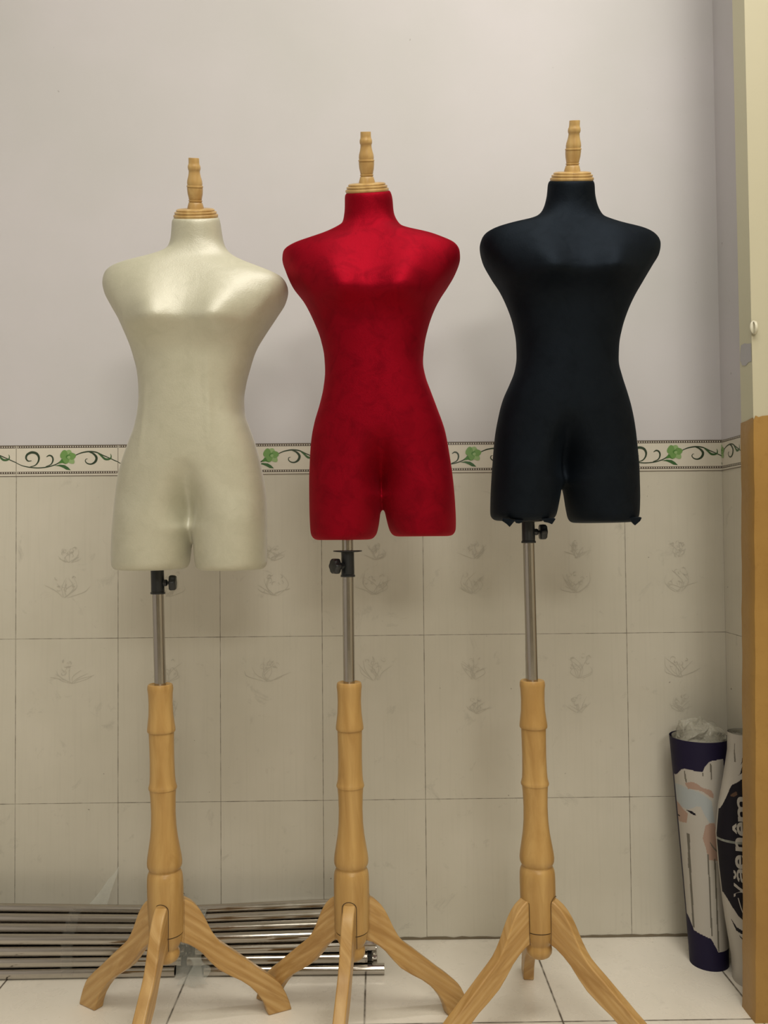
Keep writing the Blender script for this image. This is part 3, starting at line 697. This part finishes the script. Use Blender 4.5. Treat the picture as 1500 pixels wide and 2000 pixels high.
bundle('R', -.285, .118, .885, 1.0, 1.0, 1.02, 'right floor bundle', 'chrome tubes in the right bundle', 2)
# black capped tube end behind the red stand
o = tag((lambda m_: m_.build('rubber_cap', [M_plastic]))((lambda m_: (m_.lathe([(.0095, 0), (.012, .001), (.012, .012), (.009, .014)], axis='x', n=24), m_)[1])(MB())), 'small black plastic cap resting on the tubes behind the red stand', 'cap')
o.location = (.104, -.150, .0372); auto_smooth(o)

def sheet(fn, nu, nv, name, mat, jitter=0, seed=0):
    rnd = random.Random(seed); v = []
    for i in range(nu+1):
        for j in range(nv+1):
            p = Vector(fn(i/nu, j/nv)); q = noise.noise_vector(p*45+Vector((seed, 0, 0)))*jitter; v.append(tuple(p+q))
    f = [(i*(nv+1)+j, (i+1)*(nv+1)+j, (i+1)*(nv+1)+j+1, i*(nv+1)+j+1) for i in range(nu) for j in range(nv)]
    return link(name, mesh(name, v, f, True), mat)
# film round the bundles: hull path in (y, z)
HULL = [(-.172, .006), (-.173, .03), (-.172, .06), (-.168, .088), (-.15, .106), (-.128, .124), (-.108, .131), (-.085, .122), (-.06, .112), (-.035, .10), (-.012, .08)]
def hull(s, sc):
    p = s*(len(HULL)-1); i = min(int(p), len(HULL)-2); f = p-i
    return HULL[i][0]*(1-f)+HULL[i+1][0]*f, (HULL[i][1]*(1-f)+HULL[i+1][1]*f)*sc
def wrap(x0, x1, sc, off):
    def f(a, b_):
        y, z = hull(b_, sc); return (x0+(x1-x0)*a, max(-.185, y-off), max(.003, z+off))
    return f
o = sheet(wrap(-.318, -.262, .93, .004), 10, 40, 'plastic_wrap', M_film, .004, 3); tag(o, 'clear plastic film knotted round the gap between the two tube bundles', 'plastic film')
o = sheet(wrap(-.575, -.548, 1.0, .002), 3, 40, 'packing_tape', M_tape, .0006, 9); tag(o, 'narrow clear tape band round the left tube bundle', 'tape')
def tail(a, b_):
    x = -.285+.022*a+.05*b_*a-.012*b_; return (x+.012*math.sin(b_*5), -.186-.02*b_-.012*a*b_, .055-.052*b_*(1-.2*a)-.004*a)
o = sheet(tail, 8, 16, 'plastic_strip', M_film, .006, 5); tag(o, 'loose twisted end of clear plastic strip hanging to the floor', 'plastic film')
def flag(a, b_):
    return (-.545+.012*b_*1.0+.05*b_-.015*a*(1-b_)+.03*a*(1-b_)-.0, -.075+.055*b_-.01*a, .125+.062*b_*(1-.25*a)-.0*a)
o = sheet(lambda a, b_: (-.548+.060*b_+.045*a*(1-b_), -.08+.05*b_, .122+.075*b_), 6, 10, 'plastic_flap', M_film, .003, 8)
tag(o, 'pointed flap of clear film standing up behind the left tubes', 'plastic film')

# ------------------------------------------------------------------ rolled banners in the corner
def inpoly(x, y, p):
    c = False; j = len(p)-1
    for i in range(len(p)):
        if (p[i][1] > y) != (p[j][1] > y) and x < (p[j][0]-p[i][0])*(y-p[i][1])/(p[j][1]-p[i][1])+p[i][0]: c = not c
        j = i
    return c
def roll_obj(name, ringf, z0, z1, zones, mats, parent, dz=.0016, nth=150, front_only=True, default=0):
    """ringf(z, a) -> (x, y); zones: list of (mat index, polygon in x,z)"""
    nz_ = int((z1-z0)/dz); v = []; f = []; mi = []
    for i in range(nz_+1):
        z = z0+(z1-z0)*i/nz_
        for k in range(nth):
            a = math.pi+math.pi*k/(nth-1) if k < nth else 0
            v.append((*ringf(z, a), z))
    for i in range(nz_):
        for k in range(nth-1):
            q = (i*nth+k, i*nth+k+1, (i+1)*nth+k+1, (i+1)*nth+k)
            x = sum(v[j][0] for j in q)/4; z = sum(v[j][2] for j in q)/4; m_ = default
            for mm, poly in zones:
                if inpoly(x, z, poly): m_ = mm
            f.append(q); mi.append(m_)
    # back half, coarse
    nb = 40; b0 = len(v)
    for i in range(nz_+1):
        z = z0+(z1-z0)*i/nz_
        for k in range(1, nb): v.append((*ringf(z, math.pi*k/nb), z))
    for i in range(nz_):
        def col(i_, k): return i_*nth+nth-1 if k == 0 else (i_*nth if k == nb else b0+i_*(nb-1)+k-1)
        for k in range(nb): f.append((col(i, k), col(i, k+1), col(i+1, k+1), col(i+1, k))); mi.append(default)
    return link(name, mesh(name, v, f, True, mi), mats, parent)
c_ = lambda x: (x-1368)  # noqa
def pp(Y):
    """photo measurements of the print, laid flat on the vertical plane y = Y"""
    def f(px, py):
        d = F_+R_*((px-750)/CF)-U_*((py-1000)/CF); s = (Y-CYY)/d.y
        return (CX+s*d.x, CZ+s*d.z)
    return f
Pl = pp(-.15)
def poly(pts, org=(1300, 1380), sc=.16): return [Pl(org[0]+x*sc, org[1]+y*sc) for x, y in pts]
M_navy = simple('navy_print', (.011, .008, .030), .6, 0, .2)
M_pwhite = simple('white_print', (.40, .375, .335), .4)
M_pgrey = simple('grey_print', (.12, .11, .09), .4)
M_pblue = simple('pale_blue_print', (.33, .36, .37), .4)
M_skin = simple('skin_tone_print', (.33, .22, .17), .4)
M_dark = simple('dark_print', (.006, .005, .010), .6, 0, .2)
M_paper = simple('banner_back', (.42, .40, .33), .5)
def ring1(z, a):
    s = z/.505; r = .0425+.0245*s**1.15; cx = .8885+.002*s; cy = -.128+.04*s
    return cx+r*math.cos(a), cy+r*math.sin(a)
b1 = empty('banner_roll', (.8885, -.128, 0)); tag(b1, 'dark blue rolled banner with white figure print, standing in the corner', 'banner roll')
def poly5(pts): return poly(pts, (1280, 1620), .18)
z1 = [
 (1, poly([(155,1060),(190,960),(240,810),(270,785),(445,795),(470,725),(510,675),(560,652),(710,640),(725,800),(735,990),(700,1050),(760,1200),(700,1450),(640,1600),(655,1800),(700,2010),(205,2010),(190,1460)])),
 (1, poly5([(285,0),(700,0),(720,330),(760,560),(810,800),(812,1290),(650,1292),(575,1150),(545,1142),(430,1105),(370,880),(330,560),(300,200)])),
 (3, poly([(175,1050),(230,1000),(300,1020),(400,1040),(430,1130),(440,1220),(380,1220),(300,1280),(240,1270),(215,1140)])),
 (3, poly([(400,1040),(470,1080),(545,1140),(560,1250),(580,1400),(520,1405),(470,1330),(430,1240)])),
 (4, poly([(270,960),(330,930),(380,940),(440,985),(540,1010),(570,1060),(565,1110),(520,1085),(450,1035),(380,1015),(300,1025)])),
 (4, poly([(470,1440),(520,1410),(580,1410),(610,1550),(640,1800),(670,1870),(500,1850),(470,1700),(440,1600)])),
 (4, poly([(160,1100),(190,1150),(215,1200),(260,1290),(300,1330),(290,1450),(250,1470),(200,1420),(180,1300)])),
 (5, poly([(285,1290),(330,1285),(365,1310),(375,1335),(330,1325)])),
 (5, poly([(190,1470),(195,1430),(240,1390),(250,1400),(215,1470)])),
 (5, poly([(690,1050),(700,990),(740,960),(745,1010),(720,1060)])),
 (2, poly([(525,690),(545,690),(555,880),(540,885)])), (2, poly([(262,810),(272,810),(290,950),(275,945)])),
 (2, poly([(300,1575),(318,1575),(325,2000),(308,2000)])), (2, poly([(440,800),(450,800),(450,850),(440,840)])),
 (2, poly5([(372,70),(388,70),(435,1080),(422,1080)])), (2, poly5([(545,250),(560,250),(590,1120),(575,1120)])), (2, poly5([(615,300),(632,300),(662,1285),(645,1285)])),
 (2, poly([(520,1630),(530,1640),(580,1710),(655,1790),(655,1800),(570,1725),(520,1650)])),
]
roll_obj('printed_sheet', ring1, .0, .505, z1, [M_navy, M_pwhite, M_pgrey, M_pblue, M_skin, M_dark], b1)
mb = MB()
for k in range(48):
    pass
def spiral_end(ringf, z, turns, name, par, mat):
    v = []; n = 160
    for k in range(n+1):
        a = 2*math.pi*turns*k/n; s = 1-.0-.5*k/n
        x, y = ringf(z, a); cx = sum(ringf(z, q*math.pi/2)[0] for q in range(4))/4; cy = sum(ringf(z, q*math.pi/2)[1] for q in range(4))/4
        x = cx+(x-cx)*s*.985; y = cy+(y-cy)*s*.985; v += [(x, y, z-.05), (x, y, z-.0005)]
    return link(name, mesh(name, v, [(2*k, 2*k+2, 2*k+3, 2*k+1) for k in range(n)], True), mat, par)
spiral_end(ring1, .505, 3.2, 'inner_turns', b1, M_paper)
for o in b1.children: o.data.transform(Matrix.Translation((-.8885, .128, 0)))
# crumpled clear bag stuffed in the mouth of the roll
v = []; f = []; nu, nv = 90, 34
for i in range(nv+1):
    s = i/nv
    for k in range(nu):
        a = 2*math.pi*k/nu; rr = (.058-.03*s**2.2)*(1 if s < .02 else 1); zz = .488+.060*s
        rr *= max(.05, math.cos(max(0, s-.45)/.55*math.pi/2)**.5)
        p = Vector((.8905+rr*math.cos(a)*1.02, -.088+rr*math.sin(a)*.95, zz))
        q = noise.noise_vector(p*30)*.014+noise.noise_vector(p*80)*.003; lim = min(1, s*4)
        p += q*(.25+.75*lim); p.z += .014*lim*noise.noise(Vector((math.cos(a)*2, math.sin(a)*2, 1)))
        v.append(tuple(p))
for i in range(nv):
    for k in range(nu): f.append((i*nu+k, i*nu+(k+1) % nu, (i+1)*nu+(k+1) % nu, (i+1)*nu+k))
o = link('plastic_bag', mesh('plastic_bag', v, f, False), M_bag); tag(o, 'crumpled translucent plastic bag stuffed in the top of the blue roll', 'plastic bag')

Pl2 = pp(-.24)
LEFT = [(0, .912), (.05, .910), (.12, .899), (.17, .892), (.25, .884), (.32, .8795), (.38, .886), (.44, .899), (.50, .910), (.545, .9115)]
def ring2(z, a):
    xl = lin(LEFT, z); xr = .9885; cx = .9465
    h = (cx-xl) if math.cos(a) < 0 else (xr-cx)
    ry = .043+.004*math.sin(z*9)
    return cx+h*math.cos(a), -.208+ry*math.sin(a)
b2 = empty('banner_roll', (.9465, -.208, 0)); tag(b2, 'white rolled banner with black panel and upright lettering, beside the ochre partition', 'banner roll')
def q4(pts): return [Pl2(1400+x*.1, 1400+y*.1) for x, y in pts]
def q5(pts): return [Pl2(1400+x*.11, 1580+y*.11) for x, y in pts]
z2 = [
 (1, q4([(640,1100),(600,1130),(540,1160),(460,1230),(400,1290),(330,1350),(300,1420),(260,1550),(210,1700),(160,1850),(110,2010),(640,2010),(900,2010),(900,1000)])),
 (1, q5([(175,0),(110,220),(40,440),(30,600),(60,780),(100,1020),(140,1280),(200,1560),(290,1750),(380,1900),(440,1950),(580,1990),(1000,1990),(1000,0)])),
 (1, q4([(480,900),(490,800),(560,760),(640,750),(640,790),(560,810),(520,850),(470,930)])),
 (1, q4([(450,1120),(480,1000),(510,920),(560,880),(640,860),(640,1010),(580,1020),(500,1080),(420,1160)])),
 (2, q4([(560,1110),(570,1040),(610,1010),(640,1010),(640,1070),(590,1110)])),
 (3, q4([(285,480),(300,480),(300,960),(285,960)])), (3, q4([(395,480),(400,900),(380,900)])),
 (1, [Pl2(*p) for p in [(1432,1798),(1440,1812),(1465,1824),(1465,1830),(1440,1820)]]),
 (1, [Pl2(*p) for p in [(1443,1826),(1455,1836),(1466,1838),(1466,1843),(1452,1840)]]),
 (4, q4([(290,1560),(340,1500),(390,1460),(400,1520),(340,1580)])),
]
roll_obj('printed_sheet', ring2, .0, .541, z2, [M_pwhite, M_dark, M_paper, M_pgrey, simple('brown_print', (.07, .03, .012), .5)], b2)
spiral_end(ring2, .541, 2.6, 'inner_turns', b2, M_paper)
def on_roll(x, z, off=.0009):
    lo, hi = math.pi, 1.5*math.pi
    for _ in range(24):
        mid = (lo+hi)/2
        if ring2(z, mid)[0] < x: lo = mid
        else: hi = mid
    if x > .9465:
        lo, hi = 1.5*math.pi, 2*math.pi
        for _ in range(24):
            mid = (lo+hi)/2
            if ring2(z, mid)[0] < x: lo = mid
            else: hi = mid
    return ring2(z, lo)[1]-off
# lettering, turned to read upwards
def letter(ch, px, py, hpx, wpx, mat=M_pwhite):
    cu = bpy.data.curves.new('lettering', 'FONT'); cu.body = ch; cu.size = 1; cu.align_x = 'CENTER'; cu.resolution_u = 4; cu.offset = .022
    to = bpy.data.objects.new('t', cu); COL.objects.link(to); bpy.context.view_layer.update()
    me = bpy.data.meshes.new_from_object(to.evaluated_get(bpy.context.evaluated_depsgraph_get())); bpy.data.objects.remove(to)
    xs_ = [q.co.x for q in me.vertices]; ys_ = [q.co.y for q in me.vertices]
    if not xs_: return
    x0, x1, y0, y1 = min(xs_), max(xs_), min(ys_), max(ys_)
    xa, zc_ = Pl2(px, py); m_per = 1.845/CF
    for q in me.vertices:
        uu = (q.co.x-x0)/(x1-x0)-.5; vv = (q.co.y-y0)/(y1-y0)-.5
        X_ = xa-vv*wpx*m_per; Z_ = zc_+uu*hpx*m_per
        q.co = (X_, on_roll(X_, Z_), Z_)
    me.materials.clear()
    bm = bmesh.new(); bm.from_mesh(me); bmesh.ops.triangulate(bm, faces=bm.faces); bm.to_mesh(me); bm.free()
    return link('lettering', me, mat, b2)
for ch, px, py, h_, w_ in [('m', 1447, 1579, 47, 16), ('ê', 1442.5, 1617, 26, 24), ('n', 1443.5, 1647, 26, 18), ('e', 1443, 1681, 27, 17), ('ă', 1441.5, 1708, 25, 18), ('V', 1442, 1738, 28, 17)]:
    letter(ch, px, py, h_, w_)
# thin white outlines of the print and a tie round the roll
mb = MB()
for pts, w_ in [([(1459,1644),(1461,1690),(1464,1700),(1461,1740),(1455,1770),(1455,1790)], .0011), ([(1458,1646),(1453,1668)], .0009), ([(1440,1752),(1446,1775),(1453,1790)], .0008), ([(1463,1767),(1459,1770),(1457,1780),(1460,1782),(1464,1775),(1464,1768)], .0008)]:
    v, f = strokepoly([Pl2(*p) for p in pts], w_); mb.add([(x, on_roll(x, z, .0010), z) for x, z in v], f)
o = mb.build('printed_line', [M_pwhite]); o.parent = b2
mb = MB(); ts = []
for k in range(41):
    a = math.pi+math.pi*k/40; z = .312
    for dz_ in (-.0026, .0026):
        x, y = ring2(z+dz_, a); ts.append((.9465+(x-.9465)*1.01, -.208+(y+.208)*1.03, z+dz_))
mb.add(ts, [(2*k, 2*k+2, 2*k+3, 2*k+1) for k in range(40)])
o = mb.build('tie_tape', [film('tie_tape_film', (.45, .47, .42), .45)]); o.parent = b2
for o in b2.children: o.data.transform(Matrix.Translation((-.9465, .208, 0)))

# ------------------------------------------------------------------ light
def area(name, loc, target, sx, sy, power, col):
    l = bpy.data.lights.new(name, 'AREA'); l.shape = 'RECTANGLE'; l.size = sx; l.size_y = sy; l.energy = power; l.color = col
    o = bpy.data.objects.new(name, l); COL.objects.link(o); o.location = loc
    o.rotation_euler = (Vector(target)-Vector(loc)).to_track_quat('-Z', 'Y').to_euler(); return o
area('ceiling_tube_light', (.95, -1.2, 3.2), (.8, -.5, 1.0), 1.2, .12, 25, (1, .955, .90))
area('middle_tube_light', (.3, -2.1, 3.22), (.25, -1.2, 0), 2.0, .7, 80, (1, .955, .83))
area('added_fill_light', (.7, -4.8, 2.7), (.3, 0, 1.0), 1.2, .5, 75, (1, .95, .84))  # added frontal fill without a known lamp, lifts the tiles behind the forms
w = bpy.data.worlds.new('world'); S.world = w; w.use_nodes = True
w.node_tree.nodes['Background'].inputs[0].default_value = (.8, .8, .75, 1); w.node_tree.nodes['Background'].inputs[1].default_value = .3
S.view_settings.view_transform = 'Standard'; S.view_settings.look = 'None'; S.view_settings.gamma = 1; S.view_settings.use_curve_mapping = False
S.view_settings.exposure = -.84
